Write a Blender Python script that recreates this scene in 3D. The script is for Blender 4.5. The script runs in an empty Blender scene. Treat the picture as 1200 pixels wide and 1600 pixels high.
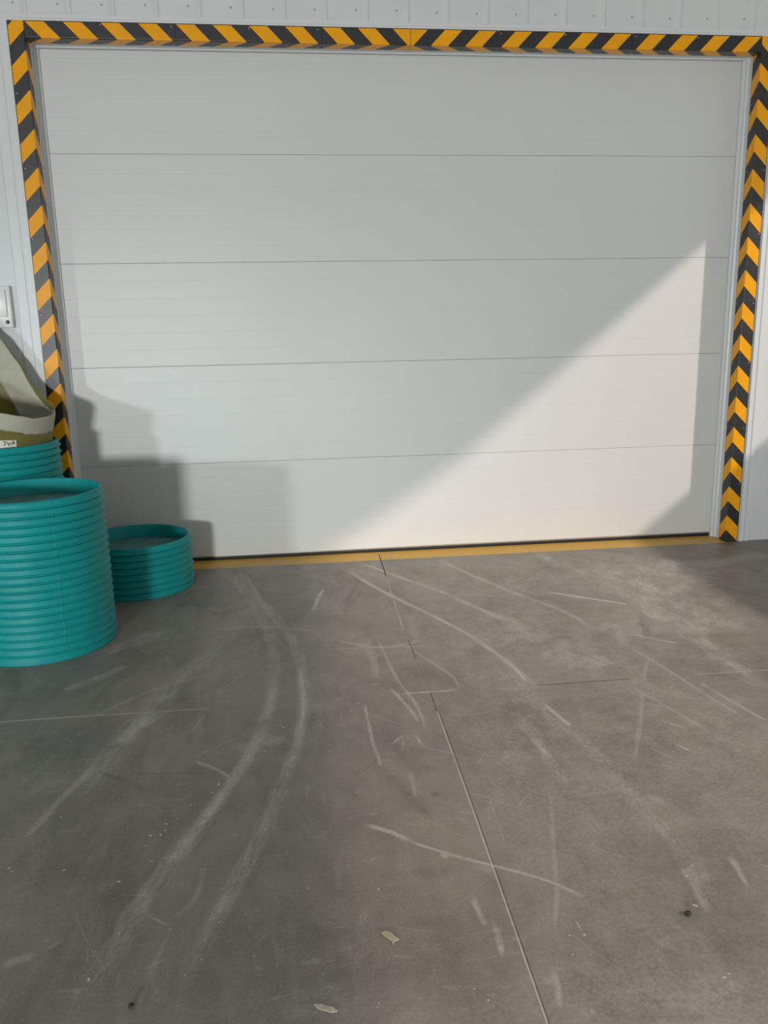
import bpy, bmesh, math, random
from mathutils import Vector, Matrix
random.seed(7)
C = bpy.context.scene.collection
W, H, G = 4.4278, 3.1312, 0.0872          # outer size of the striped door surround, guard face width
DY = 0.18                                  # door face lies this far behind the guards

# ------------------------------------------------------------------ materials
def mat(name, col, rough=.5, metal=0., spec=.5, coat=0., vary=0., vscale=6., bump=0., bscale=200., stretch=(1,1,1)):
    m = bpy.data.materials.new(name); m.use_nodes = True
    n, l = m.node_tree.nodes, m.node_tree.links
    b = n['Principled BSDF']
    b.inputs['Base Color'].default_value = (*col, 1)
    b.inputs['Roughness'].default_value = rough
    b.inputs['Metallic'].default_value = metal
    b.inputs['Specular IOR Level'].default_value = spec
    b.inputs['Coat Weight'].default_value = coat
    b.inputs['Coat Roughness'].default_value = .12
    tc = n.new('ShaderNodeTexCoord'); mp = n.new('ShaderNodeMapping')
    mp.inputs['Scale'].default_value = stretch
    l.new(tc.outputs['Object'], mp.inputs['Vector'])
    if vary:
        t = n.new('ShaderNodeTexNoise'); t.inputs['Scale'].default_value = vscale; t.inputs['Detail'].default_value = 5
        l.new(mp.outputs['Vector'], t.inputs['Vector'])
        r = n.new('ShaderNodeMapRange'); r.inputs['From Min'].default_value = .3; r.inputs['From Max'].default_value = .7
        r.inputs['To Min'].default_value = 1 - vary; r.inputs['To Max'].default_value = 1 + vary
        l.new(t.outputs['Fac'], r.inputs['Value'])
        mx = n.new('ShaderNodeVectorMath'); mx.operation = 'SCALE'; mx.inputs[0].default_value = col
        l.new(r.outputs['Result'], mx.inputs['Scale']); l.new(mx.outputs['Vector'], b.inputs['Base Color'])
    if bump:
        t = n.new('ShaderNodeTexNoise'); t.inputs['Scale'].default_value = bscale; t.inputs['Detail'].default_value = 3
        l.new(mp.outputs['Vector'], t.inputs['Vector'])
        bp = n.new('ShaderNodeBump'); bp.inputs['Strength'].default_value = bump; bp.inputs['Distance'].default_value = .002
        l.new(t.outputs['Fac'], bp.inputs['Height']); l.new(bp.outputs['Normal'], b.inputs['Normal'])
    return m

M = dict(
    sheet=mat('white_sheet_steel', (.66, .69, .70), .42, vary=.02),
    flash=mat('white_flashing', (.68, .71, .72), .38),
    door=mat('white_door_skin', (.665, .68, .675), .42, spec=.4, vary=.012, vscale=1.5),
    seal=mat('black_rubber_seal', (.02, .02, .02), .6),
    alu=mat('aluminium_profile', (.55, .55, .54), .4, metal=.6),
    rubber=mat('black_rubber', (.022, .023, .025), .38, spec=.55, vary=.15, vscale=30),
    yellow=mat('yellow_reflective_film', (.93, .40, .004), .36, spec=.22, coat=.06, vary=.05, vscale=9),
    screw=mat('zinc_screw', (.5, .5, .5), .35, metal=.8),
    greyscrew=mat('grey_screw_cap', (.42, .44, .45), .5),
    teal=mat('teal_plastic', (.004, .262, .258), .48, spec=.22, vary=.07, vscale=7),
    tealplate=mat('dusty_teal_plate', (.065, .18, .175), .75, vary=.22, vscale=14, bump=.3, bscale=60),
    olive=mat('olive_fibreglass', (.24, .21, .055), .5, vary=.12, vscale=8, bump=.15, bscale=40),
    cream=mat('cream_fabric_tape', (.62, .61, .49), .85, vary=.06, vscale=25, bump=.4, bscale=400),
    paper=mat('paper_label', (.74, .73, .62), .8),
    ink=mat('dark_ink', (.03, .03, .025), .7),
    boxw=mat('white_plastic', (.76, .78, .78), .35),
    red=mat('dark_red_indicator', (.08, .008, .015), .25),
    roof=mat('grey_roof_sheet', (.45, .46, .46), .6),
    flake=mat('beige_flake', (.42, .385, .27), .85, vary=.1, vscale=60),
    flakeg=mat('pale_flake', (.46, .44, .37), .9, vary=.25, vscale=90),
    stone=mat('dark_stone', (.035, .03, .025), .8, vary=.3, vscale=80),
)

def floor_material():
    m = bpy.data.materials.new('trowelled_concrete'); m.use_nodes = True
    n, l = m.node_tree.nodes, m.node_tree.links; b = n['Principled BSDF']
    tc = n.new('ShaderNodeTexCoord')
    def noise(scale, detail, rough=.55, stretch=(1,1,1), rot=0, dist=0):
        mp = n.new('ShaderNodeMapping'); mp.inputs['Scale'].default_value = stretch; mp.inputs['Rotation'].default_value = (0,0,rot)
        l.new(tc.outputs['Object'], mp.inputs['Vector'])
        t = n.new('ShaderNodeTexNoise'); t.inputs['Scale'].default_value = scale; t.inputs['Detail'].default_value = detail
        t.inputs['Roughness'].default_value = rough; t.inputs['Distortion'].default_value = dist
        l.new(mp.outputs['Vector'], t.inputs['Vector']); return t.outputs['Fac']
    def ramp(f, a, bb, c0, c1):
        r = n.new('ShaderNodeMapRange'); r.inputs['From Min'].default_value = a; r.inputs['From Max'].default_value = bb
        r.inputs['To Min'].default_value = c0; r.inputs['To Max'].default_value = c1; l.new(f, r.inputs['Value']); return r.outputs['Result']
    def mix(f, A, B):
        x = n.new('ShaderNodeMix'); x.data_type = 'RGBA'; l.new(f, x.inputs['Factor'])
        for s, v in ((6, A), (7, B)):
            if isinstance(v, tuple): x.inputs[s].default_value = (*v, 1)
            else: l.new(v, x.inputs[s])
        return x.outputs[2]
    big = ramp(noise(1.3, 6, .6, dist=.6), .32, .68, 0, 1)
    c = mix(big, FLOOR_A, FLOOR_B)
    med = ramp(noise(7, 8, .65, (1, .45, 1), .5, 1.0), .40, .72, 0, .5)
    c = mix(med, c, FLOOR_C)
    dk = ramp(noise(3.2, 7, .6, (1, .5, 1), -.6, 1.2), .53, .72, 0, .55)
    c = mix(dk, c, FLOOR_D)
    # chalky dust in thin smears
    sm = ramp(noise(16, 9, .72, (.35, 1.6, 1), .75, 1.6), .58, .78, 0, .55)
    c = mix(sm, c, FLOOR_E)
    sm2 = ramp(noise(13, 9, .72, (1.5, .4, 1), .35, 1.4), .60, .80, 0, .5)
    c = mix(sm2, c, FLOOR_E)
    gr = ramp(noise(140, 4, .6), .3, .7, .88, 1.12)
    v = n.new('ShaderNodeVectorMath'); v.operation = 'SCALE'; l.new(c, v.inputs[0]); l.new(gr, v.inputs['Scale'])
    l.new(v.outputs['Vector'], b.inputs['Base Color'])
    l.new(ramp(noise(4, 5), .3, .7, .38, .56), b.inputs['Roughness'])
    b.inputs['Specular IOR Level'].default_value = .45
    bp = n.new('ShaderNodeBump'); bp.inputs['Strength'].default_value = .12; bp.inputs['Distance'].default_value = .002
    l.new(noise(60, 6), bp.inputs['Height']); l.new(bp.outputs['Normal'], b.inputs['Normal'])
    return m
FLOOR_A, FLOOR_B, FLOOR_C, FLOOR_D, FLOOR_E = (.172,.157,.137), (.245,.218,.186), (.335,.297,.253), (.105,.098,.088), (.54,.495,.445)
for k, col in (('olive', (.42, .40, .08)), ('cream', (.55, .54, .42))):   # thin resin and cloth let some light through
    n, l = M[k].node_tree.nodes, M[k].node_tree.links
    t = n.new('ShaderNodeBsdfTranslucent'); t.inputs['Color'].default_value = (*col, 1)
    x = n.new('ShaderNodeMixShader'); x.inputs[0].default_value = .28
    l.new(n['Principled BSDF'].outputs[0], x.inputs[1]); l.new(t.outputs[0], x.inputs[2]); l.new(x.outputs[0], n['Material Output'].inputs['Surface'])
M['floor'] = floor_material()

def scuff_sun_material():
    """chalk, plaster dust and rubber rubbed into the floor, plus painted sunlight; UV u = metres along the stroke, v = across"""
    m = bpy.data.materials.new('floor_scuff_and_sun'); m.use_nodes = True
    n, l = m.node_tree.nodes, m.node_tree.links
    out = n['Material Output']; b = n['Principled BSDF']; b.inputs['Roughness'].default_value = .8; b.inputs['Specular IOR Level'].default_value = .2
    at = n.new('ShaderNodeAttribute'); at.attribute_name = 'mark'
    sp = n.new('ShaderNodeSeparateColor'); l.new(at.outputs['Color'], sp.inputs['Color'])
    uv = n.new('ShaderNodeUVMap'); uv.uv_map = 'UVMap'
    sx = n.new('ShaderNodeSeparateXYZ'); l.new(uv.outputs['UV'], sx.inputs['Vector'])
    def math_(op, a, bb=None, clamp=False):
        x = n.new('ShaderNodeMath'); x.operation = op; x.use_clamp = clamp
        for i, v in enumerate((a, bb)):
            if v is None: continue
            if isinstance(v, (int, float)): x.inputs[i].default_value = v
            else: l.new(v, x.inputs[i])
        return x.outputs[0]
    prof = math_('SUBTRACT', 1, math_('POWER', math_('ABSOLUTE', sx.outputs['Y']), 2), True)
    tc = n.new('ShaderNodeTexCoord')
    def noise(scale, src, detail=6, rough=.7):
        t = n.new('ShaderNodeTexNoise'); t.inputs['Scale'].default_value = scale; t.inputs['Detail'].default_value = detail; t.inputs['Roughness'].default_value = rough
        l.new(src, t.inputs['Vector']); return t.outputs['Fac']
    cm = n.new('ShaderNodeCombineXYZ'); l.new(math_('MULTIPLY', sx.outputs['X'], 5), cm.inputs['X'])
    l.new(math_('MULTIPLY', sx.outputs['Y'], 1.3), cm.inputs['Y']); l.new(math_('MULTIPLY', at.outputs['Alpha'], 37), cm.inputs['Z'])
    n1 = noise(2.2, cm.outputs['Vector'])                      # streaks that follow the stroke
    n2 = noise(75, tc.outputs['Object'], 6, .8)               # crumbly grain
    n3 = noise(9, tc.outputs['Object'], 6, .7)                # patches where the dust has worn off
    grain = math_('ADD', math_('ADD', math_('MULTIPLY', n1, .36), math_('MULTIPLY', n2, .36)), math_('MULTIPLY', n3, .28))
    # soft strokes break up in the grain, crisp ones (saw cuts, scratches) hold together
    lo = n.new('ShaderNodeMapRange'); lo.inputs['From Min'].default_value = .43; lo.inputs['From Max'].default_value = .62
    l.new(grain, lo.inputs['Value'])
    hold = n.new('ShaderNodeMapRange'); hold.inputs['From Min'].default_value = .33; hold.inputs['From Max'].default_value = .50
    l.new(grain, hold.inputs['Value'])
    mxf = n.new('ShaderNodeMix'); mxf.data_type = 'FLOAT'; l.new(sp.outputs['Blue'], mxf.inputs[0]); l.new(hold.outputs['Result'], mxf.inputs[2]); l.new(lo.outputs['Result'], mxf.inputs[3])
    alpha = math_('MULTIPLY', math_('MULTIPLY', prof, mxf.outputs[0]), sp.outputs['Red'], True)
    cx = n.new('ShaderNodeMix'); cx.data_type = 'RGBA'; l.new(sp.outputs['Green'], cx.inputs['Factor'])
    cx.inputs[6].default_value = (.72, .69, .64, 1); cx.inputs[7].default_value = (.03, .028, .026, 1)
    l.new(cx.outputs[2], b.inputs['Base Color'])
    tr = n.new('ShaderNodeBsdfTransparent'); ms = n.new('ShaderNodeMixShader')
    l.new(alpha, ms.inputs[0]); l.new(tr.outputs[0], ms.inputs[1]); l.new(b.outputs[0], ms.inputs[2]); l.new(ms.outputs[0], out.inputs['Surface'])
    return m
M['scuff_sun'] = scuff_sun_material()

def paint_material():
    m = mat('worn_yellow_paint', (.62, .36, .06), .5)
    n, l = m.node_tree.nodes, m.node_tree.links; b = n['Principled BSDF']
    tc = n.new('ShaderNodeTexCoord'); mp = n.new('ShaderNodeMapping'); mp.inputs['Scale'].default_value = (1, .5, 1); l.new(tc.outputs['Object'], mp.inputs['Vector'])
    t = n.new('ShaderNodeTexNoise'); t.inputs['Scale'].default_value = 9; t.inputs['Detail'].default_value = 8; t.inputs['Roughness'].default_value = .7; l.new(mp.outputs['Vector'], t.inputs['Vector'])
    r = n.new('ShaderNodeMapRange'); r.inputs['From Min'].default_value = .5; r.inputs['From Max'].default_value = .8; r.inputs['To Max'].default_value = .6; l.new(t.outputs['Fac'], r.inputs['Value'])
    x = n.new('ShaderNodeMix'); x.data_type = 'RGBA'; x.inputs[6].default_value = (.62, .36, .055, 1); x.inputs[7].default_value = (.42, .33, .2, 1)
    l.new(r.outputs['Result'], x.inputs['Factor']); l.new(x.outputs[2], b.inputs['Base Color']); return m
M['paint'] = paint_material()

# ------------------------------------------------------------------ helpers
def link(name, bm, mats, parent=None, smooth=False, loc=(0,0,0)):
    me = bpy.data.meshes.new(name)
    bmesh.ops.recalc_face_normals(bm, faces=bm.faces)
    bm.to_mesh(me); bm.free()
    for m in (mats if isinstance(mats, list) else [mats]): me.materials.append(m)
    if smooth:
        for p in me.polygons: p.use_smooth = True
    o = bpy.data.objects.new(name, me); C.objects.link(o); o.location = loc
    if parent: o.parent = parent
    return o
def empty(name, loc=(0,0,0)):
    o = bpy.data.objects.new(name, None); o.empty_display_size = .1; C.objects.link(o); o.location = loc; return o
def tag(o, label, cat, group=None):
    o['label'] = label; o['category'] = cat
    if group: o['group'] = group
    return o
def struct(o): o['kind'] = 'structure'; return o
def box(bm, x0, x1, y0, y1, z0, z1, bevel=0):
    r = bmesh.ops.create_cube(bm, size=1)['verts']
    for v in r: v.co = Vector((x0 + (v.co.x+.5)*(x1-x0), y0 + (v.co.y+.5)*(y1-y0), z0 + (v.co.z+.5)*(z1-z0)))
    if bevel:
        es = list({e for v in r for e in v.link_edges})
        bmesh.ops.bevel(bm, geom=es, offset=bevel, segments=2, affect='EDGES', profile=.5)
def extrude_profile(bm, pts, axis, a0, a1, closed=True, mi=0):
    """pts are 2-D; axis 'x': pts=(y,z), axis 'z': pts=(x,y)"""
    def P(p, a): return Vector((a, p[0], p[1])) if axis == 'x' else Vector((p[0], p[1], a))
    A = [bm.verts.new(P(p, a0)) for p in pts]; B = [bm.verts.new(P(p, a1)) for p in pts]
    n = len(pts)
    for i in range(n if closed else n-1):
        f = bm.faces.new((A[i], A[(i+1) % n], B[(i+1) % n], B[i])); f.material_index = mi
    if closed:
        bm.faces.new(A).material_index = mi; bm.faces.new(list(reversed(B))).material_index = mi
def lathe(bm, prof, seg=128, closed=True):
    rings = []
    for r, z in prof:
        rings.append([bm.verts.new((r*math.cos(2*math.pi*i/seg), r*math.sin(2*math.pi*i/seg), z)) for i in range(seg)])
    for a in range(len(rings) if closed else len(rings)-1):
        A, B = rings[a], rings[(a+1) % len(rings)]
        for i in range(seg):
            j = (i+1) % seg; bm.faces.new((A[i], A[j], B[j], B[i]))
def dome(bm, c, r, h, axis):
    """low screw head, axis = unit vector out of the surface"""
    ax = Vector(axis); t = ax.orthogonal().normalized(); s = ax.cross(t)
    prev = None
    for k, (rr, hh) in enumerate(((1, 0), (1, .35), (.8, .8), (.45, 1))):
        ring = [bm.verts.new(Vector(c) + (t*math.cos(a) + s*math.sin(a))*r*rr + ax*h*hh) for a in [2*math.pi*i/10 for i in range(10)]]
        if prev:
            for i in range(10): bm.faces.new((prev[i], prev[(i+1) % 10], ring[(i+1) % 10], ring[i]))
        prev = ring
    bm.faces.new(prev)
def smoothstep(a, b, x):
    t = max(0, min(1, (x-a)/(b-a))); return t*t*(3-2*t)
def interp(tab, x):
    if x <= tab[0][0]: return tab[0][1]
    for (a, va), (b, vb) in zip(tab, tab[1:]):
        if x <= b:
            t = (x-a)/(b-a); t = t*t*(3-2*t)*.35 + t*.65; return va + (vb-va)*t
    return tab[-1][1]
MARKS = [
([(0.900,0.110),(1.069,-0.339),(1.200,-0.828),(1.276,-1.228),(1.306,-1.633),(1.303,-1.962),(1.261,-2.283),(1.193,-2.543),(1.110,-2.793),(1.032,-3.000),(0.974,-3.176),(0.937,-3.349),(0.888,-3.512)],0.0592,0.50,0,1.0),
([(1.050,0.008),(1.192,-0.605),(1.338,-1.102),(1.414,-1.501),(1.437,-1.923),(1.420,-2.206),(1.377,-2.486),(1.324,-2.719),(1.263,-2.975),(1.196,-3.183),(1.148,-3.358),(1.105,-3.542)],0.0516,0.48,0,1.0),
([(1.261,-2.283),(1.193,-2.543),(1.110,-2.793),(1.052,-2.944)],0.0332,0.50,0,0.6),
([(1.098,-0.143),(1.288,-0.997),(1.339,-1.194)],0.0304,0.40,0,0.7),
([(1.420,-1.652),(1.430,-1.983),(1.414,-2.257),(1.393,-2.399)],0.0292,0.50,0,0.5),
([(1.303,-1.772),(1.303,-1.962),(1.281,-2.158)],0.0370,0.45,0,0.6),
([(1.099,-1.154),(1.013,-1.434),(0.900,-1.707),(0.824,-2.003),(0.760,-2.254),(0.699,-2.489),(0.648,-2.618)],0.1022,0.33,0,1.0),
([(0.866,-2.038),(0.797,-2.135),(0.753,-2.277)],0.0620,0.45,0,0.6),
([(0.702,-2.405),(0.643,-2.598),(0.587,-2.814)],0.0290,0.35,0,0.7),
([(3.021,0.061),(3.075,-0.366),(3.185,-0.720),(3.237,-1.131),(3.282,-1.479),(3.301,-1.813),(3.304,-2.191)],0.1143,0.50,0,1.0),
([(3.171,-0.654),(3.259,-1.081),(3.307,-1.528),(3.319,-1.891)],0.0460,0.35,0,0.8),
([(3.292,-1.087),(3.364,-1.448),(3.311,-1.737)],0.0374,0.35,0,0.6),
([(1.732,-0.190),(1.887,-0.610),(2.027,-0.919),(2.219,-1.343),(2.324,-1.689),(2.394,-2.045)],0.0320,0.50,0,0.4),
([(1.826,-0.032),(1.996,-0.335),(2.238,-0.732),(2.350,-0.976),(2.491,-1.299)],0.0392,0.42,0,0.4),
([(2.340,-0.082),(2.484,-0.464),(2.628,-0.802),(2.805,-1.159),(2.867,-1.453)],0.0372,0.42,0,0.4),
([(2.360,-1.009),(2.499,-1.272),(2.523,-1.524)],0.0355,0.40,0,0.6),
([(1.884,-1.417),(1.979,-1.633),(2.074,-1.897),(2.064,-2.011)],0.0160,0.30,0,0.4),
([(1.585,-1.367),(1.818,-1.504),(2.011,-1.438)],0.0312,0.25,0,0.6),
([(1.548,-1.483),(1.879,-1.499),(2.114,-1.554)],0.0232,0.25,0,0.6),
([(2.822,-0.836),(2.953,-0.939),(3.188,-1.122)],0.0428,0.60,0,0.2),
([(3.017,-1.522),(3.116,-1.624),(3.196,-1.686)],0.0322,0.50,0,0.2),
([(2.944,-1.692),(2.996,-1.945),(3.043,-2.240),(3.079,-2.413)],0.0181,0.38,0,0.4),
([(3.067,-2.090),(3.113,-2.309),(3.150,-2.466)],0.0183,0.38,0,0.4),
([(2.781,-2.107),(2.855,-2.351),(2.898,-2.513)],0.0179,0.35,0,0.5),
([(2.760,-2.390),(2.837,-2.478)],0.0202,0.60,0,0.2),
([(2.729,-2.558),(2.779,-2.657)],0.0215,0.50,0,0.3),
([(2.965,-1.833),(2.843,-2.054)],0.0158,0.35,0,0.7),
([(2.804,-2.142),(2.678,-2.403),(2.554,-2.644)],0.0143,0.35,0,0.6),
([(2.352,-1.804),(2.367,-1.996)],0.0174,0.55,0,0.3),
([(2.296,-1.795),(2.350,-2.099),(2.373,-2.355),(2.409,-2.461),(2.434,-2.648)],0.0599,0.30,0,1.0),
([(2.375,-2.192),(2.418,-2.403)],0.0197,0.50,0,0.4),
([(2.235,-2.226),(2.269,-2.487),(2.263,-2.685),(2.278,-2.767)],0.0576,0.32,0,1.0),
([(2.249,-2.436),(2.268,-2.601)],0.0287,0.40,0,0.6),
([(2.432,-2.465),(2.439,-2.691),(2.450,-2.923),(2.469,-3.059),(2.472,-3.209),(2.447,-3.362)],0.0607,0.28,0,1.0),
([(2.510,-2.859),(2.525,-2.941)],0.0334,0.40,0,0.6),
([(2.446,-3.205),(2.436,-3.298),(2.423,-3.406)],0.0300,0.38,0,0.8),
([(1.799,-1.403),(1.831,-1.857),(1.874,-2.112),(1.877,-2.329)],0.0139,0.35,0,0.5),
([(1.792,-1.948),(1.843,-2.153),(1.861,-2.275)],0.0160,0.40,0,0.5),
([(1.830,-2.362),(1.848,-2.460)],0.0153,0.50,0,0.4),
([(1.727,-2.427),(1.793,-2.356)],0.0138,0.45,0,0.4),
([(1.672,-2.080),(1.671,-2.347),(1.684,-2.576)],0.0141,0.40,0,0.6),
([(1.753,-1.395),(1.751,-1.706),(1.750,-1.844)],0.0399,0.35,0,1.0),
([(1.777,-2.590),(1.769,-2.785)],0.0168,0.30,0,0.8),
([(1.586,-2.887),(1.667,-2.941),(1.730,-3.007)],0.0228,0.45,0,0.5),
([(1.717,-2.996),(1.849,-3.090),(1.976,-3.165),(2.065,-3.226),(2.139,-3.306)],0.0132,0.42,0,0.3),
([(1.869,-3.121),(1.938,-3.173)],0.0316,0.35,0,0.8),
([(1.789,-3.066),(1.822,-3.086)],0.0221,0.50,0,0.5),
([(1.032,-2.425),(1.126,-2.504),(1.196,-2.592)],0.0183,0.40,0,0.5),
([(1.003,-3.204),(1.075,-3.261)],0.0091,0.40,0,0.4),
([(1.127,-3.014),(1.123,-3.148),(1.069,-3.237)],0.0193,0.28,0,0.8),
([(1.065,-3.282),(1.047,-3.385),(1.029,-3.496)],0.0165,0.30,0,0.8),
([(2.199,-2.813),(2.108,-3.128),(2.064,-3.283),(2.015,-3.405)],0.0137,0.30,0,0.8),
([(1.974,-3.515),(1.968,-3.572),(1.953,-3.642)],0.0174,0.40,0,0.6),
([(1.843,-3.238),(1.849,-3.325),(1.855,-3.367)],0.0176,0.38,0,0.7),
([(1.877,-3.357),(1.874,-3.418),(1.868,-3.476)],0.0157,0.42,0,0.5),
([(2.598,-3.184),(2.584,-3.258),(2.570,-3.330)],0.0187,0.35,0,0.3),
([(2.080,-3.369),(2.085,-3.415)],0.0074,0.50,0,0.4),
([(2.006,-3.632),(2.016,-3.682)],0.0380,0.30,0,1.0),
([(0.607,-2.025),(0.719,-1.899),(0.796,-1.820),(1.060,-1.664)],0.0239,0.22,0,0.7),
([(0.450,-1.380),(0.605,-1.269),(0.729,-1.091)],0.1051,0.30,0,1.0),
([(0.418,-1.759),(0.517,-1.678),(0.651,-1.526)],0.0509,0.28,0,0.8),
([(1.249,-2.281),(1.320,-2.341),(1.359,-2.298)],0.0761,0.45,0,0.9),
([(0.683,-3.334),(0.722,-3.319),(0.756,-3.310)],0.0332,0.40,0,0.8),
([(0.762,-3.304),(0.818,-3.260)],0.0124,0.30,0,0.5),
([(1.019,-1.140),(1.210,-1.126),(1.529,-1.235)],0.0264,0.28,0,0.4),
([(1.010,-2.219),(1.042,-2.066)],0.0117,0.35,0,0.5),
([(1.576,-0.555),(1.530,-0.778),(1.507,-0.934)],0.0231,0.50,0,0.4),
([(3.885,-0.501),(4.132,-0.431),(4.454,-0.324)],0.1506,0.30,0,0.6),  # pale streak painted in for a strip of sunlight crossing the shade
([(2.867,-1.453),(2.982,-1.410),(2.922,-1.672)],0.0488,0.40,0,0.7),
([(2.382,-1.136),(2.547,-1.443),(2.612,-1.539)],0.2011,0.28,0,1.0),
([(2.546,-1.649),(2.680,-1.786),(2.725,-1.900)],0.2838,0.50,0,1.0),
([(2.272,-1.396),(2.416,-1.572)],0.2330,0.42,0,1.0),
([(2.246,-1.989),(2.377,-2.011)],0.1636,0.25,0,1.0),
([(2.004,-1.071),(1.981,-1.433)],0.0446,0.30,0,0.9),
([(2.166,-3.636),(2.393,-3.686)],0.1263,0.16,0,1.0),
([(2.268,-3.122),(2.321,-3.173)],0.0525,0.30,0,1.0),
([(2.338,-3.624),(2.375,-3.638)],0.0390,0.35,0,0.9),
([(2.280,-2.825),(2.495,-2.819)],0.1068,0.15,0,1.0),
([(1.334,-3.539),(1.519,-3.546)],0.1080,0.16,0,1.0),
([(0.512,-2.560),(0.634,-2.479)],0.1052,0.25,0,1.0),
([(1.977,0.127),(1.965,-0.357)],0.0166,1.00,1,0.0),
([(1.965,-0.357),(1.939,-1.296)],0.0089,0.35,0,0.3),
([(1.945,-1.427),(1.945,-1.665)],0.0090,0.90,1,0.0),
([(1.945,-1.665),(1.950,-2.005)],0.0071,0.50,1,0.2),
([(1.950,-2.005),(1.944,-2.224)],0.0079,0.90,1,0.0),
([(1.945,-2.191),(1.933,-2.881),(1.914,-3.669)],0.0069,0.85,0,0.0),
([(1.954,-2.193),(1.940,-2.882),(1.919,-3.670)],0.0040,0.90,1,0.0),
([(0.257,-2.019),(0.304,-2.015),(0.617,-2.015),(0.839,-2.023)],0.0150,0.75,0,0.0),
([(0.839,-2.023),(1.064,-2.024)],0.0140,0.30,0,0.3),
([(1.810,-2.013),(2.072,-2.012)],0.0160,0.50,0,0.1),
([(2.072,-2.012),(2.401,-2.021)],0.0121,0.30,1,0.2),
([(2.401,-2.021),(2.804,-2.021)],0.0150,0.75,1,0.0),
([(2.804,-2.021),(3.101,-2.023)],0.0120,0.30,1,0.2),
([(3.101,-2.023),(3.417,-2.027)],0.0161,0.60,0,0.0),
([(0.711,-2.449),(0.834,-2.538),(0.920,-2.621)],0.0261,0.35,1,0.7),
([(1.124,-3.416),(1.177,-3.425)],0.0097,0.40,1,0.4),
([(1.096,-3.018),(1.154,-3.034)],0.0106,0.35,1,0.4),
([(0.915,-3.079),(0.871,-3.185),(0.768,-3.326)],0.0592,0.25,1,1.0),
([(0.765,-1.229),(0.778,-1.099)],0.0313,0.30,1,0.7),
([(1.603,-3.143),(1.713,-3.140),(1.837,-3.145)],0.0430,0.25,1,0.9),
([(1.813,-2.766),(1.857,-2.754)],0.0275,0.50,1,0.4),
([(1.999,-3.478),(2.063,-3.518)],0.0247,0.25,1,0.9),
([(2.185,-3.452),(2.286,-3.410)],0.0140,0.25,1,0.9),
([(1.363,-3.244),(1.480,-3.224)],0.0250,0.30,1,0.9),
([(0.837,-3.366),(0.870,-3.350)],0.0367,0.35,1,0.9),
([(2.048,-3.672),(2.378,-3.710)],0.0266,0.25,1,1.0)]
CRUMBS = [(0.725,-2.118),(1.254,-2.143),(1.350,-2.231),(1.348,-2.296),(1.334,-2.348),(1.282,-2.400),(1.138,-2.599),(1.119,-2.647),(1.059,-2.708),(0.996,-2.803),(0.997,-2.836),(0.987,-2.857),(0.975,-2.881),(0.957,-2.856),(0.952,-2.905),(0.954,-2.951),(0.970,-2.976),(0.980,-2.981),(1.027,-2.777),(0.893,-2.206),(0.882,-2.143),(0.772,-2.317),(0.762,-2.444),(0.664,-2.717),(0.618,-2.844),(0.584,-2.955),(0.596,-2.970),(0.905,-3.059),(0.755,-3.307),(1.158,-3.317),(0.741,-2.986),(0.910,-3.386),(0.903,-3.407),(1.784,-1.789),(1.735,-1.907),(1.647,-2.076),(1.570,-2.192),(1.612,-2.128),(1.581,-1.383),(2.045,-1.137),(1.981,-1.433),(2.034,-1.400),(2.434,-3.258),(2.472,-3.217),(2.438,-3.356),(2.404,-3.371),(2.399,-3.367),(2.352,-3.603),(2.368,-3.594),(1.804,-3.592),(1.780,-3.557),(1.444,-3.467),(1.558,-3.579),(1.604,-3.191),(1.562,-3.567),(3.415,-1.957),(3.131,-0.760),(3.750,-0.846),(3.746,-0.882),(2.837,-2.122),(2.995,-0.924),(2.961,-1.460),(2.912,-1.461),(2.976,-1.472),(3.570,-1.616),(2.477,-2.909),(2.471,-2.978),(2.381,-2.783),(2.049,-3.426),(2.085,-3.429),(2.086,-3.431),(0.688,-1.356),(0.617,-1.384),(0.416,-1.851),(0.537,-1.648)]
MARK_W, MARK_I = 1.35, 1.5
SUN_E, AREA_A, AREA_B, WORLD_E, EXPO = 2.12, 500., 1500., .60, 0.
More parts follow.
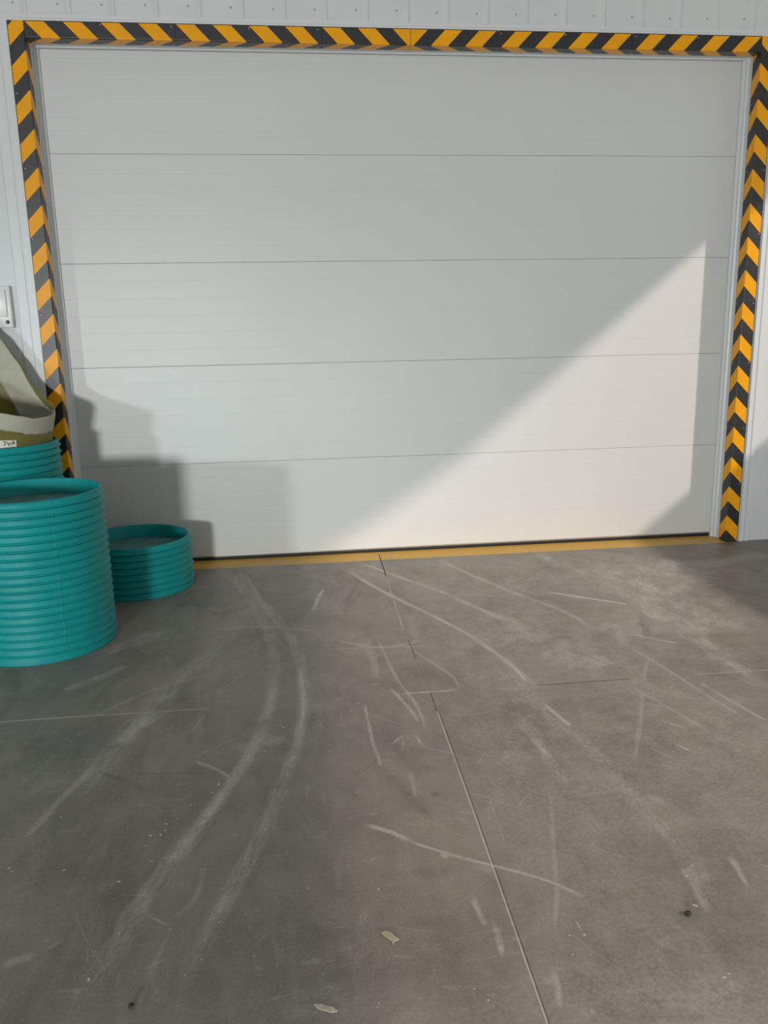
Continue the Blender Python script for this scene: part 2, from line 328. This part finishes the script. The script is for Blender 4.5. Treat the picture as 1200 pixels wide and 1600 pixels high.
# ------------------------------------------------------------------ floor with its marks
def build_floor():
    bm = bmesh.new()
    uvl = bm.loops.layers.uv.new('UVMap'); col = bm.verts.layers.float_color.new('mark')
    vs = [bm.verts.new(p) for p in ((-8,-26,0),(5.5,-26,0),(5.5,.8,0),(-8,.8,0))]
    top = bm.faces.new(vs)
    vb = [bm.verts.new((v.co.x, v.co.y, -.15)) for v in vs]
    for i in range(4): bm.faces.new((vs[i], vb[i], vb[(i+1) % 4], vs[(i+1) % 4]))
    bm.faces.new(list(reversed(vb)))
    cnt = [0]
    def ribbon(pts, w, inten, dark, soft, ustretch=1.):
        cnt[0] += 1; z = .0004 + cnt[0]*.0000015
        P = [Vector((*p, 0)) for p in pts]
        # Catmull-Rom through the points
        Q = []
        for i in range(len(P)-1):
            p0, p1, p2, p3 = P[max(i-1,0)], P[i], P[i+1], P[min(i+2, len(P)-1)]
            k = max(2, int((p2-p1).length/.04))
            for j in range(k):
                t = j/k
                Q.append(.5*((2*p1) + (p2-p0)*t + (2*p0-5*p1+4*p2-p3)*t*t + (3*p1-p0-3*p2+p3)*t**3))
        Q.append(P[-1]); n = len(Q); u = 0; rows = []; seed = random.random()
        for i, q in enumerate(Q):
            d = (Q[min(i+1, n-1)] - Q[max(i-1, 0)]).normalized(); nrm = Vector((-d.y, d.x, 0))
            if i: u += (q-Q[i-1]).length
            f = i/(n-1); taper = min(1, f/.1, (1-f)/.1) if soft > .05 else 1
            ww = w*(.75 + .35*random.random() if soft > .05 else 1)/2
            row = []
            for v in (-1, -.5, 0, .5, 1):
                p = q + nrm*ww*v; x = bm.verts.new((p.x, p.y, z)); x[col] = (inten*taper, dark, soft, seed); row.append((x, u*ustretch, v))
            rows.append(row)
        for A, B in zip(rows, rows[1:]):
            for a in range(4):
                quad = (A[a], B[a], B[a+1], A[a+1])
                f = bm.faces.new([q[0] for q in quad]); f.material_index = 1
                for lp, q in zip(f.loops, quad): lp[uvl].uv = (q[1], q[2])
    # dust plus painted sunlight: broad drifts over the right-hand lane and along the front
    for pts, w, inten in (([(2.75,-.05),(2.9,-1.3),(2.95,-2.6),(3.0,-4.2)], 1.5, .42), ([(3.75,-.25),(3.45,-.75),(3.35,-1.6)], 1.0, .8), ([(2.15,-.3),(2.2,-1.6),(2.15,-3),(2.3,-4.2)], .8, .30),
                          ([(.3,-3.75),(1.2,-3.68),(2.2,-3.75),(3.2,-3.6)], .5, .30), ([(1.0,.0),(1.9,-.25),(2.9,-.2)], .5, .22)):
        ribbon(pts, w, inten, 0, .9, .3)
    for pts, w, inten, dark, soft in MARKS: ribbon(pts, w*(MARK_W if soft > .25 else .8 if not dark else .5), min(1, inten*(.5 if dark and soft > .05 else MARK_I if soft > .05 else .85)), dark, soft)
    R = random.Random(11)
    # fine scratches, mostly along the two driving directions
    for i in range(280):
        x, y = R.choice([R.uniform(-.3, 4.6), R.gauss(2.7, .6)]), R.choice([R.uniform(-4.1, -.05), R.gauss(-1.6, .8)])
        if y > -.03: continue
        a = R.choice([R.gauss(-.75, .25), R.gauss(-.75, .25), R.gauss(1.0, .3), R.uniform(0, 3.14)]); L = R.uniform(.05, .35)
        b = R.uniform(-.1, .1)
        ribbon([(x, y), (x+L*.5*math.cos(a), y+L*.5*math.sin(a)), (x+L*math.cos(a+b), y+L*math.sin(a+b))], R.uniform(.003, .009), R.uniform(.12, .36), 0, R.uniform(.3, .8))
    for i in range(70):                                             # wide faint dust rubs
        x, y = R.uniform(-.3, 4.6), R.uniform(-4.1, -.1)
        a = R.choice([R.gauss(-.75, .3), R.gauss(1.0, .35), R.uniform(0, 3.14)]); L = R.uniform(.12, .45)
        ribbon([(x, y), (x+L*.5*math.cos(a), y+L*.5*math.sin(a)), (x+L*math.cos(a), y+L*math.sin(a))], R.uniform(.03, .10), R.uniform(.10, .26), 0, 1)
    for i in range(14):                                             # dark rubber rubs
        x, y = R.uniform(-.3, 4.2), R.uniform(-4.0, -.3); a = R.uniform(0, 3.14); L = R.uniform(.1, .4)
        ribbon([(x, y), (x+L*math.cos(a), y+L*math.sin(a))], R.uniform(.02, .05), R.uniform(.12, .25), 1, 1)
    def crumb(x, y, r):
        a = R.uniform(0, 3.14); r2 = r*R.uniform(.7, 1.25)
        ribbon([(x-r2*math.cos(a), y-r2*math.sin(a)), (x+r2*math.cos(a), y+r2*math.sin(a))], 2*r, .95, 0, 0)
    for x, y in CRUMBS: crumb(x, y, R.uniform(.0018, .0048))
    for pts, w, inten, dark, soft in MARKS[:9]:                      # crumbs crushed into the wheel tracks
        for (ax, ay), (bx, by) in zip(pts, pts[1:]):
            for k in range(int(18*math.hypot(bx-ax, by-ay)*(1.6 if inten > .4 else .8))):
                t = R.random(); crumb(ax+(bx-ax)*t+R.gauss(0, w*.3), ay+(by-ay)*t+R.gauss(0, w*.3), R.uniform(.001, .0028))
    for i in range(90): crumb(R.uniform(-.3, 4.4), R.uniform(-4.0, -.1), R.uniform(.001, .0028))
    me = bpy.data.meshes.new('floor'); bm.to_mesh(me); bm.free()
    me.materials.append(M['floor']); me.materials.append(M['scuff_sun'])
    o = bpy.data.objects.new('floor', me); C.objects.link(o); return struct(o)
build_floor()

# painted line at the foot of the door
bm = bmesh.new(); box(bm, G+.0005, W-G-.0005, -.012, .139, 0, .0003); box(bm, .1105, W-.1105, .1385, DY-.0005, 0, .00031)
struct(link('trim_1', bm, M['paint']))

# ------------------------------------------------------------------ walls
XR, XL, ZT = 5.5, -8.0, 6.0
def build_wall_front():
    bm = bmesh.new()
    o0, o1 = G-.0, W-G
    for x0, x1, z0, z1 in ((XL, .066, 0, ZT), (W-.066, XR, 0, ZT), (.066, W-.066, H-.066, ZT)):
        box(bm, x0, x1, .022, .168, z0, z1)
    # profiled sheet: flat pans with narrow raised ribs every 232.5 mm
    def sheet(x0, x1, z0, z1):
        xs = []
        k = math.floor((x0-.104)/.2325)
        pts = [(x0, .014)]
        while True:
            xr = .104 + .2325*k; k += 1
            if xr - .03 < x0: continue
            if xr + .03 > x1: break
            pts += [(xr-.034, .0145), (xr-.010, .0075), (xr+.002, .0065), (xr+.010, .0135), (xr+.020, .0148)]
        pts.append((x1, .014))
        outl = pts + [(x1, .0225), (x0, .0225)]
        extrude_profile(bm, outl, 'z', z0, z1)
    sheet(-1.6, XR, H+.030, ZT)
    sheet(-1.6, -.108, .0, H+.030); sheet(W+.072, XR, .0, H+.030)
    return struct(link('wall_front', bm, M['sheet']))
wf = build_wall_front()
for k in range(-3, 23):                                              # fixing screws along the foot of the upper sheet
    x = .039 + .2325*k
    bm = bmesh.new(); dome(bm, (0,0,0), .0062, .005, (0,-1,0)); link('screw', bm, M['greyscrew'], wf, True, (x, .014, 3.222 + .003*math.sin(5*k)))
for x, z in ((-.142, 1.40), (-.142, .8), (4.66, .14), (4.66, 1.4), (4.66, 2.5)):
    bm = bmesh.new(); dome(bm, (0,0,0), .0065, .005, (0,-1,0)); link('screw', bm, M['greyscrew'], wf, True, (x, .014, z))

# folded flashings round the striped guards
bm = bmesh.new()
extrude_profile(bm, [(.0225, H+.0005), (.004, H+.0005), (.004, H+.012), (.0065, H+.016), (.0065, H+.034), (.0225, H+.034)], 'x', -.110, W+.075)
struct(link('trim_2', bm, M['flash']))
bm = bmesh.new()
extrude_profile(bm, [(-.0005, .0225), (-.0005, .004), (-.042, .004), (-.045, .008), (-.049, .008), (-.052, .004), (-.104, .004), (-.110, .009), (-.110, .0225)], 'z', 0, H+.0005)
struct(link('trim_3', bm, M['flash']))
bm = bmesh.new()
extrude_profile(bm, [(W+.0005, .0225), (W+.0005, .010), (W+.010, .010), (W+.012, .000), (W+.040, .000), (W+.043, .012), (W+.049, .012), (W+.051, .003), (W+.075, .003), (W+.075, .0225)], 'z', 0, H+.0005)
struct(link('trim_4', bm, M['flash']))
# white jamb linings and the slim guide rails beside the door leaf
for nm, sx, x0 in (('trim_5', 1, .066), ('trim_6', -1, W-.066)):
    bm = bmesh.new()
    pts = [(0, .0225), (.0148, .0225), (.0148, .138), (.026, .144), (.028, .158), (.044, .163), (.044, .179), (0, .179)]
    extrude_profile(bm, [(x0+sx*a, b) for a, b in pts], 'z', 0, H-.066)
    struct(link(nm, bm, M['flash']))
bm = bmesh.new()                                                     # lintel lining and the lip seal under it
extrude_profile(bm, [(.0225, H-.066), (.0225, H-.0808), (.145, H-.0808), (.149, H-.088), (.156, H-.090), (.163, H-.083), (.179, H-.083), (.179, H-.066)], 'x', .082, W-.082)
struct(link('trim_7', bm, M['flash']))

# other sides of the hall and an added daylight blocker, outside the photograph
bm = bmesh.new()
SILL, HEAD = 1.46, 3.26
box(bm, XR, XR+.2, -26, .8, 0, SILL); extrude_profile(bm, [(.8, HEAD), (-2.9, HEAD), (-4.3, HEAD+.24), (-26, HEAD+.24), (-26, ZT), (.8, ZT)], 'x', XR, XR+.2)
box(bm, XR, XR+.2, -.30, .8, SILL, HEAD); box(bm, XR, XR+.2, -26, -11, SILL, HEAD)
struct(link('wall_right', bm, M['sheet']))
bm = bmesh.new(); box(bm, XL-.2, XL, -12.2, .8, 0, ZT); struct(link('wall_left', bm, M['sheet']))
bm = bmesh.new(); box(bm, -5.75, -2.2, -12.2, -12, 0, ZT); box(bm, XL-.2, -5.75, -12.2, -12, 2.35, ZT); struct(link('added_daylight_blocker', bm, M['sheet']))  # added pier and head, there only to clip the side daylight
bm = bmesh.new(); box(bm, XL-.2, XR+.2, -26, .8, ZT, ZT+.2); struct(link('ceiling', bm, M['roof']))

# ------------------------------------------------------------------ sectional door
door = struct(empty('door_1', (W/2, DY, 0)))
PH = .6155
for k in range(5):
    z0, z1 = .030 + (k*PH if k else 0), .030 + (k+1)*PH
    z0 = z0 if k else .030
    g = .0005
    pts = [(.040, z0+g), (.0022, z0+g), (.0006, z0+.0013), (0, z0+.0035)]
    n = 6
    for j in range(1, n):
        zz = z0 + (z1-z0)*j/n
        pts += [(0, zz-.0040), (.00035, zz), (0, zz+.0040)]
    pts += [(0, z1-.0035), (.0006, z1-.0013), (.0022, z1-g), (.040, z1-g)]
    bm = bmesh.new(); extrude_profile(bm, pts, 'x', -W/2+.055, W/2-.055)
    link('door_panel', bm, M['door'], door)
bm = bmesh.new(); box(bm, -W/2+.060, W/2-.060, .006, .036, .021, .0318, .002); link('bottom_rail', bm, M['alu'], door)
bm = bmesh.new(); extrude_profile(bm, [(.008, .0215), (.006, .010), (.010, .0006), (.030, .0006), (.034, .010), (.032, .0215)], 'x', -W/2+.060, W/2-.060)
link('bottom_seal', bm, M['seal'], door)

# ------------------------------------------------------------------ rubber corner guards
TH, RC = .006, .007
def uv_of(t, off=0.):
    """unrolled face coordinate t (0 on the arris, + front face, - return face) -> (u, v)"""
    arc = RC*math.pi/4
    if t > arc: u, v, nu, nv = RC + (t-arc), 0., 0., -1.
    elif t < -arc: u, v, nu, nv = 0., RC + (-t-arc), -1., 0.
    else:
        a = math.radians(225) + t/RC
        nu, nv = math.cos(a), math.sin(a); u, v = RC + RC*nu, RC + RC*nv
    return u + nu*off, v + nv*off
def clip(poly, lo, hi):
    for sgn, lim in ((1, lo), (-1, -hi)):
        out = []
        for i in range(len(poly)):
            a, b = poly[i], poly[(i+1) % len(poly)]
            ia, ib = sgn*a[1] >= lim, sgn*b[1] >= lim
            if ia: out.append(a)
            if ia != ib:
                f = (lim - sgn*a[1])/(sgn*b[1] - sgn*a[1]); out.append((a[0]+(b[0]-a[0])*f, a[1]+(b[1]-a[1])*f))
        poly = out
        if len(poly) < 3: return []
    return poly
def guard(label, O, a, b, L, phase=.1846, group='black and yellow corner guards round the door'):
    a, b, c = Vector(a), Vector(b), Vector((0, 1, 0))
    def P(u, v, s): return a*s + b*u + c*v
    bm = bmesh.new()
    ts = [-G] + [RC*math.pi/4*k/4 for k in range(-4, 5)] + [G]
    outer = [uv_of(t) for t in ts]
    outer[0] = (0., G); outer[-1] = (G, 0.)
    prof = outer + [(G, TH), (TH, TH), (TH, G)]
    g = .0006
    A = [bm.verts.new(P(u, v, g)) for u, v in prof]; B = [bm.verts.new(P(u, v, L-g)) for u, v in prof]
    n = len(prof)
    for i in range(n): bm.faces.new((A[i], A[(i+1) % n], B[(i+1) % n], B[i]))
    for ring in (A, B):                                              # end caps as quads round the L
        m = len(outer); k = m//2
        bm.faces.new((ring[0], ring[1], ring[m+1], ring[m+2])) if False else None
        bm.faces.new([ring[i] for i in range(0, k+1)] + [ring[m+1], ring[m+2]])
        bm.faces.new([ring[i] for i in range(k, m)] + [ring[m], ring[m+1]])
    bmesh.ops.recalc_face_normals(bm, faces=bm.faces)
    tb = [-(G-.006), -RC*.8] + [RC*math.pi/4*q/4 for q in (-3, -2, -1, 0, 1, 2, 3)] + [RC*.8, G-.006]
    tb = sorted(tb)
    for k in range(-1, 6):
        s1 = phase + .2*k
        for t0, t1 in zip(tb, tb[1:]):
            for (p, q) in ((t0, t1),):
                quad = [(p, s1-.1-abs(p)), (q, s1-.1-abs(q)), (q, s1-abs(q)), (p, s1-abs(p))]
                poly = clip(quad, .0012, L-.0012)
                if poly:
                    try:
                        f = bm.faces.new([bm.verts.new(P(*uv_of(t, .0006), s)) for t, s in poly]); f.material_index = 1
                        f.normal_update(); tm = (p+q)/2; u1, v1 = uv_of(tm, .01); u0, v0 = uv_of(tm, 0)
                        if f.normal.dot(b*(u1-u0) + c*(v1-v0)) < 0: f.normal_flip()
                    except ValueError: pass
    me = bpy.data.meshes.new('corner_guard'); bm.to_mesh(me); bm.free()
    me.materials.append(M['rubber']); me.materials.append(M['yellow'])
    o = bpy.data.objects.new('corner_guard', me); C.objects.link(o); o.location = O
    tag(o, label, 'corner guard', group)
    for s in ((.022, L/2, L-.022) if L > .6 else (.022, L-.022)):
        for t, nrm in ((G-.018, -c), (-(G-.018), -b)):
            bm = bmesh.new(); u, v = uv_of(t, .0002)
            dome(bm, P(u, v, s), .0042, .0025, nrm); link('screw', bm, M['screw'], o, True)
    return o
Z3 = H - 2.4
nth = ['lowest', 'second lowest', 'second highest', 'topmost']
for i in range(4):
    L = .8 if i < 3 else Z3
    guard(['lowest corner guard on the left jamb, mostly hidden behind the teal cylinders',
           'corner guard on the left jamb beside the olive sleeve, second from the floor',
           'corner guard on the left jamb, third from the floor, orange in the glare',
           'short topmost corner guard on the left jamb, touching the top left corner of the door'][i],
          (G, 0, .8*i), (0,0,1), (-1,0,0), L)
    guard(['lowest corner guard on the right jamb, standing at the end of the yellow line',
           'black and yellow corner guard on the right jamb, second from the floor',
           'black and yellow corner guard on the right jamb, third from the floor',
           'short topmost corner guard on the right jamb, touching the top right corner of the door'][i],
          (W-G, 0, .8*i), (0,0,1), (1,0,0), L)
x0 = G + .0005
for x, L, lab in ((x0, .8045, 'leftmost corner guard of the lintel above the door, beside the left jamb'),
                  (x0+.8045, .809, 'second corner guard from the left on the lintel above the door'),
                  (x0+1.6135, 2.209-x0-1.6135, 'short corner guard left of the middle seam where the lintel stripes change direction')):
    guard(lab, (x, 0, H-G), (1,0,0), (0,0,1), L, .187)
x1 = W - G - .0005
for x, L, lab in ((x1, .812, 'rightmost corner guard of the lintel above the door, beside the right jamb'),
                  (x1-.812, .814, 'second corner guard from the right on the lintel above the door'),
                  (x1-1.626, x1-1.626-2.209, 'short corner guard right of the middle seam where the lintel stripes change direction')):
    guard(lab, (x, 0, H-G), (-1,0,0), (0,0,1), L, .187)

# ------------------------------------------------------------------ ribbed teal cylinders
PITCH = .0376
RIBP = ((0, -.0030), (.025, -.0024), (.05, .0010), (.065, .0030), (.12, .0040), (.40, .0054), (.64, .0066), (.71, .0080), (.76, .0106), (.80, .0132), (.84, .0146), (.88, .0150), (.905, .0144), (.92, .0128), (.927, .0108), (.932, .0010), (.94, -.0022), (.97, -.0030))
def ribbed(label, x, y, ro, n, seam_deg, plate_z=.078):
    h = n*PITCH
    root = empty('ribbed_cylinder', (x, y, 0)); tag(root, label, 'cylinder', 'ribbed teal plastic cylinders')
    wall = .011
    prof = [(ro-wall, h-.003), (ro-wall+.003, h), (ro-.003, h), (ro, h-.0025)]
    for k in range(n):
        for f, d in RIBP:
            z = h - (k+f)*PITCH
            if k == 0 and f < .11: continue
            if k == n-1 and f > .75: continue
            prof.append((ro+d, z))
    prof += [(ro+.0135, .002), (ro+.011, 0), (ro-wall, 0)]
    bm = bmesh.new(); lathe(bm, prof, 160); link('shell', bm, M['teal'], root, True)
    bm = bmesh.new()
    lathe(bm, [(.001, h-plate_z), (ro*.5, h-plate_z-.001), (ro-wall-.0005, h-plate_z+.001), (ro-wall-.0005, h-plate_z-.012), (.001, h-plate_z-.012)], 96)
    link('recessed_plate', bm, M['tealplate'], root)
    # welded vertical seam that steps a little from rib to rib
    bm = bmesh.new(); rr = random.Random(n)
    rows = []
    for k in range(n):
        jog = math.radians(seam_deg + .5*math.sin(k*1.7) + rr.uniform(-.25, .25))
        for f, d in RIBP:
            if k == n-1 and f > .75: continue
            if k == 0 and f < .11: f = .12; d = .004
            z = h - (k+f)*PITCH; row = []
            for w, e in ((-.0045, -.002), (-.0025, .0008), (.0010, .0011), (.0035, -.002)):
                a = jog + w/ro; R_ = ro + d + e; row.append(bm.verts.new((R_*math.cos(a), R_*math.sin(a), z)))
            rows.append(row)
    for A, B in zip(rows, rows[1:]):
        for i in range(3): bm.faces.new((A[i], A[i+1], B[i+1], B[i]))
    link('seam', bm, M['teal'], root, True)
    return root, h
ribbed('tall ribbed teal plastic cylinder standing nearest on the concrete floor at the left edge', .184, -1.127, .3235, 20, -57.5)
ribbed('short ribbed teal plastic cylinder on the floor against the foot of the white door', .497, -.272 - .012, .304, 8, 150)
OX, OY = -.175, -.455
_, HB = ribbed('ribbed teal cylinder behind the nearest one, with the olive sleeve standing in it', OX, OY, .322, 24, 200, .070)

# ------------------------------------------------------------------ olive fibreglass sleeve standing in the rear cylinder
RIM = [(-180,1.36),(-150,1.24),(-120,1.155),(-90,1.112),(-63,1.084),(-46,1.061),(-32,1.041),(-12,1.041),(3,1.047),(15,1.071),(32,1.091),(45,1.118),(56,1.16),(64,1.204),(77,1.331),(92,1.457),(110,1.56),(128,1.61),(145,1.585),(162,1.48),(180,1.36)]
def rim(th): return interp(RIM, ((th+180) % 360)-180)
def orad(z): return .299 + .006*smoothstep(.90, .96, z) + .017*smoothstep(.95, 1.05, z)
def shell_strip(th0, th1, zlo, zhi, off, thick, nth_=120, nz=14, closed=False):
    bm = bmesh.new(); grid = []
    N = nth_ if closed else nth_+1
    for side in (0, 1):
        g = []
        for i in range(N):
            th = th0 + (th1-th0)*i/nth_; lo, hi = zlo(th), zhi(th); col = []
            for j in range(nz+1):
                z = lo + (hi-lo)*j/nz; r = orad(z) + off + thick*side
                a = math.radians(th); col.append(bm.verts.new((r*math.cos(a), r*math.sin(a), z)))
            g.append(col)
        grid.append(g)
    A, B = grid
    for i in range(nth_):
        k = (i+1) % N
        for j in range(nz):
            bm.faces.new((A[i][j], A[k][j], A[k][j+1], A[i][j+1])); bm.faces.new((B[i][j], B[i][j+1], B[k][j+1], B[k][j]))
        bm.faces.new((A[i][nz], A[k][nz], B[k][nz], B[i][nz])); bm.faces.new((A[i][0], B[i][0], B[k][0], A[k][0]))
    if not closed:
        for i in (0, nth_):
            for j in range(nz): bm.faces.new((A[i][j], A[i][j+1], B[i][j+1], B[i][j]))
    return bm
ZB = HB - .070 + .0015
sleeve = empty('fibreglass_sleeve', (OX, OY, 0))
tag(sleeve, 'olive fibreglass sleeve with cream bands and slanting cut top, standing in the rear teal cylinder', 'sleeve')
link('body', shell_strip(-180, 180, lambda t: ZB, rim, -.005, .005, 180, 24, True), M['olive'], sleeve, True)
BLOW = [(-180,1.22),(-150,1.12),(-120,1.05),(-90,1.013),(-65,.994),(-48,.974),(-32,.953),(-14,.952),(0,.949),(12,.96),(32,.98),(60,1.0)]
rw = random.Random(3); wav = [rw.uniform(-.004, .004) for _ in range(60)]
bl = lambda t: interp(BLOW, t) + wav[int((t+180)/6.5) % 60]
o = link('outer_band', shell_strip(-170, 40, bl, lambda t: rim(t)-.0015, .0006, .003, 120, 8), M['cream'], sleeve, True); o['label'] = 'cream band round the outside of the rim'
ILOW = [(14,1.03),(30,1.0),(60,.985),(80,1.0),(84,1.056),(88.7,1.122),(96,1.204),(110,1.31),(130,1.36),(150,1.33),(180,1.2)]
IHI = lambda t: rim(t) - .0015 - .034*(1-smoothstep(48, 74, t))*smoothstep(14, 24, t) - .004*(1-smoothstep(60, 90, t))
o = link('inner_band', shell_strip(17, 176, lambda t: min(interp(ILOW, t), IHI(t)-.004), IHI, -.0095, .0035, 110, 10), M['cream'], sleeve, True); o['label'] = 'cream band on the inside of the rear wall'
# paper tag with pen strokes at its foot
lab = link('paper_tag', shell_strip(-67, -51, lambda t: .9035 + .0012*math.sin(t), lambda t: .9435 - (t+67)*.0004, .0008, .0012, 16, 3), M['paper'], sleeve)
lab['label'] = 'pale paper tag with handwriting'
bm = bmesh.new()
for st in ([(-62.6,.924),(-61.2,.9245),(-61.2,.912),(-62.4,.9115)], [(-59.6,.9235),(-59.4,.916),(-57.8,.914),(-56.6,.9195)], [(-58.0,.917),(-58.2,.906)],
           [(-57.2,.911),(-55.2,.9115)], [(-55.6,.910),(-54.3,.9235),(-53.2,.911)], [(-55.2,.915),(-53.2,.916)]):
    st = [(-58 + (t+58)*1.12, .9075 + (z-.906)*1.6) for t, z in st]
    for (t0, z0), (t1, z1) in zip(st, st[1:]):
        a0, a1 = math.radians(t0), math.radians(t1); r, r1 = orad(z0) + .0023, orad(z1) + .0023
        p, q = Vector((r*math.cos(a0), r*math.sin(a0), z0)), Vector((r1*math.cos(a1), r1*math.sin(a1), z1))
        d = (q-p).normalized(); nn = Vector((math.cos(a0), math.sin(a0), 0)); s = d.cross(nn)*.0017
        vs = [bm.verts.new(p-s+nn*k) for k in (0, .0006)] + [bm.verts.new(p+s+nn*k) for k in (.0006, 0)]
        ws = [bm.verts.new(q-s+nn*k) for k in (0, .0006)] + [bm.verts.new(q+s+nn*k) for k in (.0006, 0)]
        for i in range(4): bm.faces.new((vs[i], vs[(i+1) % 4], ws[(i+1) % 4], ws[i]))
        bm.faces.new(vs); bm.faces.new(ws)
link('handwriting', bm, M['ink'], lab)

# ------------------------------------------------------------------ white control box on the left wall
bx = empty('control_box', (-.245, .0138, 1.51)); tag(bx, 'white wall box with a dark red button at its lower corner, left of the door', 'control box')
bm = bmesh.new(); box(bm, -.108, .108, -.040, 0, 0, .235, .006); link('housing', bm, M['boxw'], bx, True)
bm = bmesh.new(); box(bm, -.088, .086, -.050, -.0395, .062, .215, .004); link('cover', bm, M['boxw'], bx, True)
bm = bmesh.new(); dome(bm, (.080, -.0402, .032), .011, .006, (0,-1,0)); link('button', bm, M['red'], bx, True)

# ------------------------------------------------------------------ bits lying on the floor
def flake(name, pts, m, th, label):
    cx = sum(p[0] for p in pts)/len(pts); cy = sum(p[1] for p in pts)/len(pts)
    bm = bmesh.new()
    A = [bm.verts.new((x-cx, y-cy, 0)) for x, y in pts]; B = [bm.verts.new(((x-cx)*.93, (y-cy)*.93, th)) for x, y in pts]
    n = len(pts)
    for i in range(n): bm.faces.new((A[i], A[(i+1) % n], B[(i+1) % n], B[i]))
    bm.faces.new(B); bm.faces.new(list(reversed(A)))
    o = link(name, bm, m, None, False, (cx, cy, .0012)); tag(o, label, 'flake'); return o
flake('flake', [(1.591,-3.35),(1.605,-3.347),(1.619,-3.358),(1.628,-3.375),(1.634,-3.382),(1.622,-3.387),(1.616,-3.399),(1.613,-3.384),(1.603,-3.371),(1.594,-3.359)], M['flake'], .0015,
      'beige curved flake lying on the floor left of the saw cut')
flake('flake', [(1.418,-3.551),(1.433,-3.551),(1.449,-3.56),(1.463,-3.566),(1.471,-3.577),(1.457,-3.58),(1.443,-3.572),(1.429,-3.566)], M['flakeg'], .0015,
      'mottled pale flake on the floor at the bottom edge of the photo')
def pebble(x, y, r, label):
    bm = bmesh.new(); bmesh.ops.create_icosphere(bm, subdivisions=2, radius=r); rr = random.Random(int(x*1000))
    for v in bm.verts: v.co *= rr.uniform(.78, 1.15); v.co.z *= .75
    zm = min(v.co.z for v in bm.verts)
    for v in bm.verts: v.co.z -= zm
    tag(link('pebble', bm, M['stone'], None, True, (x, y, .0006)), label, 'pebble')
pebble(2.367, -3.399, .0085, 'small dark pebble on the sunlit floor at the lower right')
pebble(1.016, -3.502, .0065, 'tiny dark pebble on the floor at the lower left')

# ------------------------------------------------------------------ light: sun through the right-hand ribbon opening, daylight from the open rear
sun = bpy.data.lights.new('sun', 'SUN'); sun.energy = SUN_E; sun.color = (1, .85, .75); sun.angle = math.radians(2.0)
so = bpy.data.objects.new('sun', sun); C.objects.link(so)
so.rotation_euler = Vector((-1, .97, -.84)).to_track_quat('-Z', 'Y').to_euler(); so.location = (9, -8, 8)
def area(name, loc, target, sx, sy, e, col):
    a = bpy.data.lights.new(name, 'AREA'); a.shape = 'RECTANGLE'; a.size = sx; a.size_y = sy; a.energy = e; a.color = col
    o = bpy.data.objects.new(name, a); C.objects.link(o); o.location = loc
    o.rotation_euler = (Vector(target)-Vector(loc)).to_track_quat('-Z', 'Y').to_euler(); return o
area('rear_doorway_daylight', (-1.25, -11.5, 1.28), (.8, 0, .9), .8, .65, AREA_A, (.97, .99, .98))
area('side_gate_daylight', (-13.4, -23, 2.95), (.6, 0, 1), 1.3, 1.1, AREA_B, (.86, .97, 1))
w = bpy.data.worlds.new('world'); bpy.context.scene.world = w; w.use_nodes = True
w.node_tree.nodes['Background'].inputs['Color'].default_value = (1, .97, .86, 1)
w.node_tree.nodes['Background'].inputs['Strength'].default_value = WORLD_E

# ------------------------------------------------------------------ camera
cam = bpy.data.cameras.new('camera'); cam.sensor_fit = 'HORIZONTAL'; cam.sensor_width = 36; cam.lens = 1277.76/1200*36; cam.clip_start = .05
co = bpy.data.objects.new('camera', cam); C.objects.link(co)
r = Vector((.99288936, -.11749922, -.01909571)); u = Vector((.04411019, .21415355, .97580354)); f = Vector((.11056675, .96970727, -.21781369))
mx = Matrix((r, u, -f)).transposed().to_4x4(); mx.translation = Vector((1.42112571, -5.09413809, 1.45913415)); co.matrix_world = mx
sc = bpy.context.scene; sc.camera = co
sc.cycles.transparent_max_bounces = 48
vs_ = sc.view_settings; vs_.view_transform = 'Standard'; vs_.look = 'None'; vs_.gamma = 1; vs_.use_curve_mapping = False; vs_.exposure = EXPO
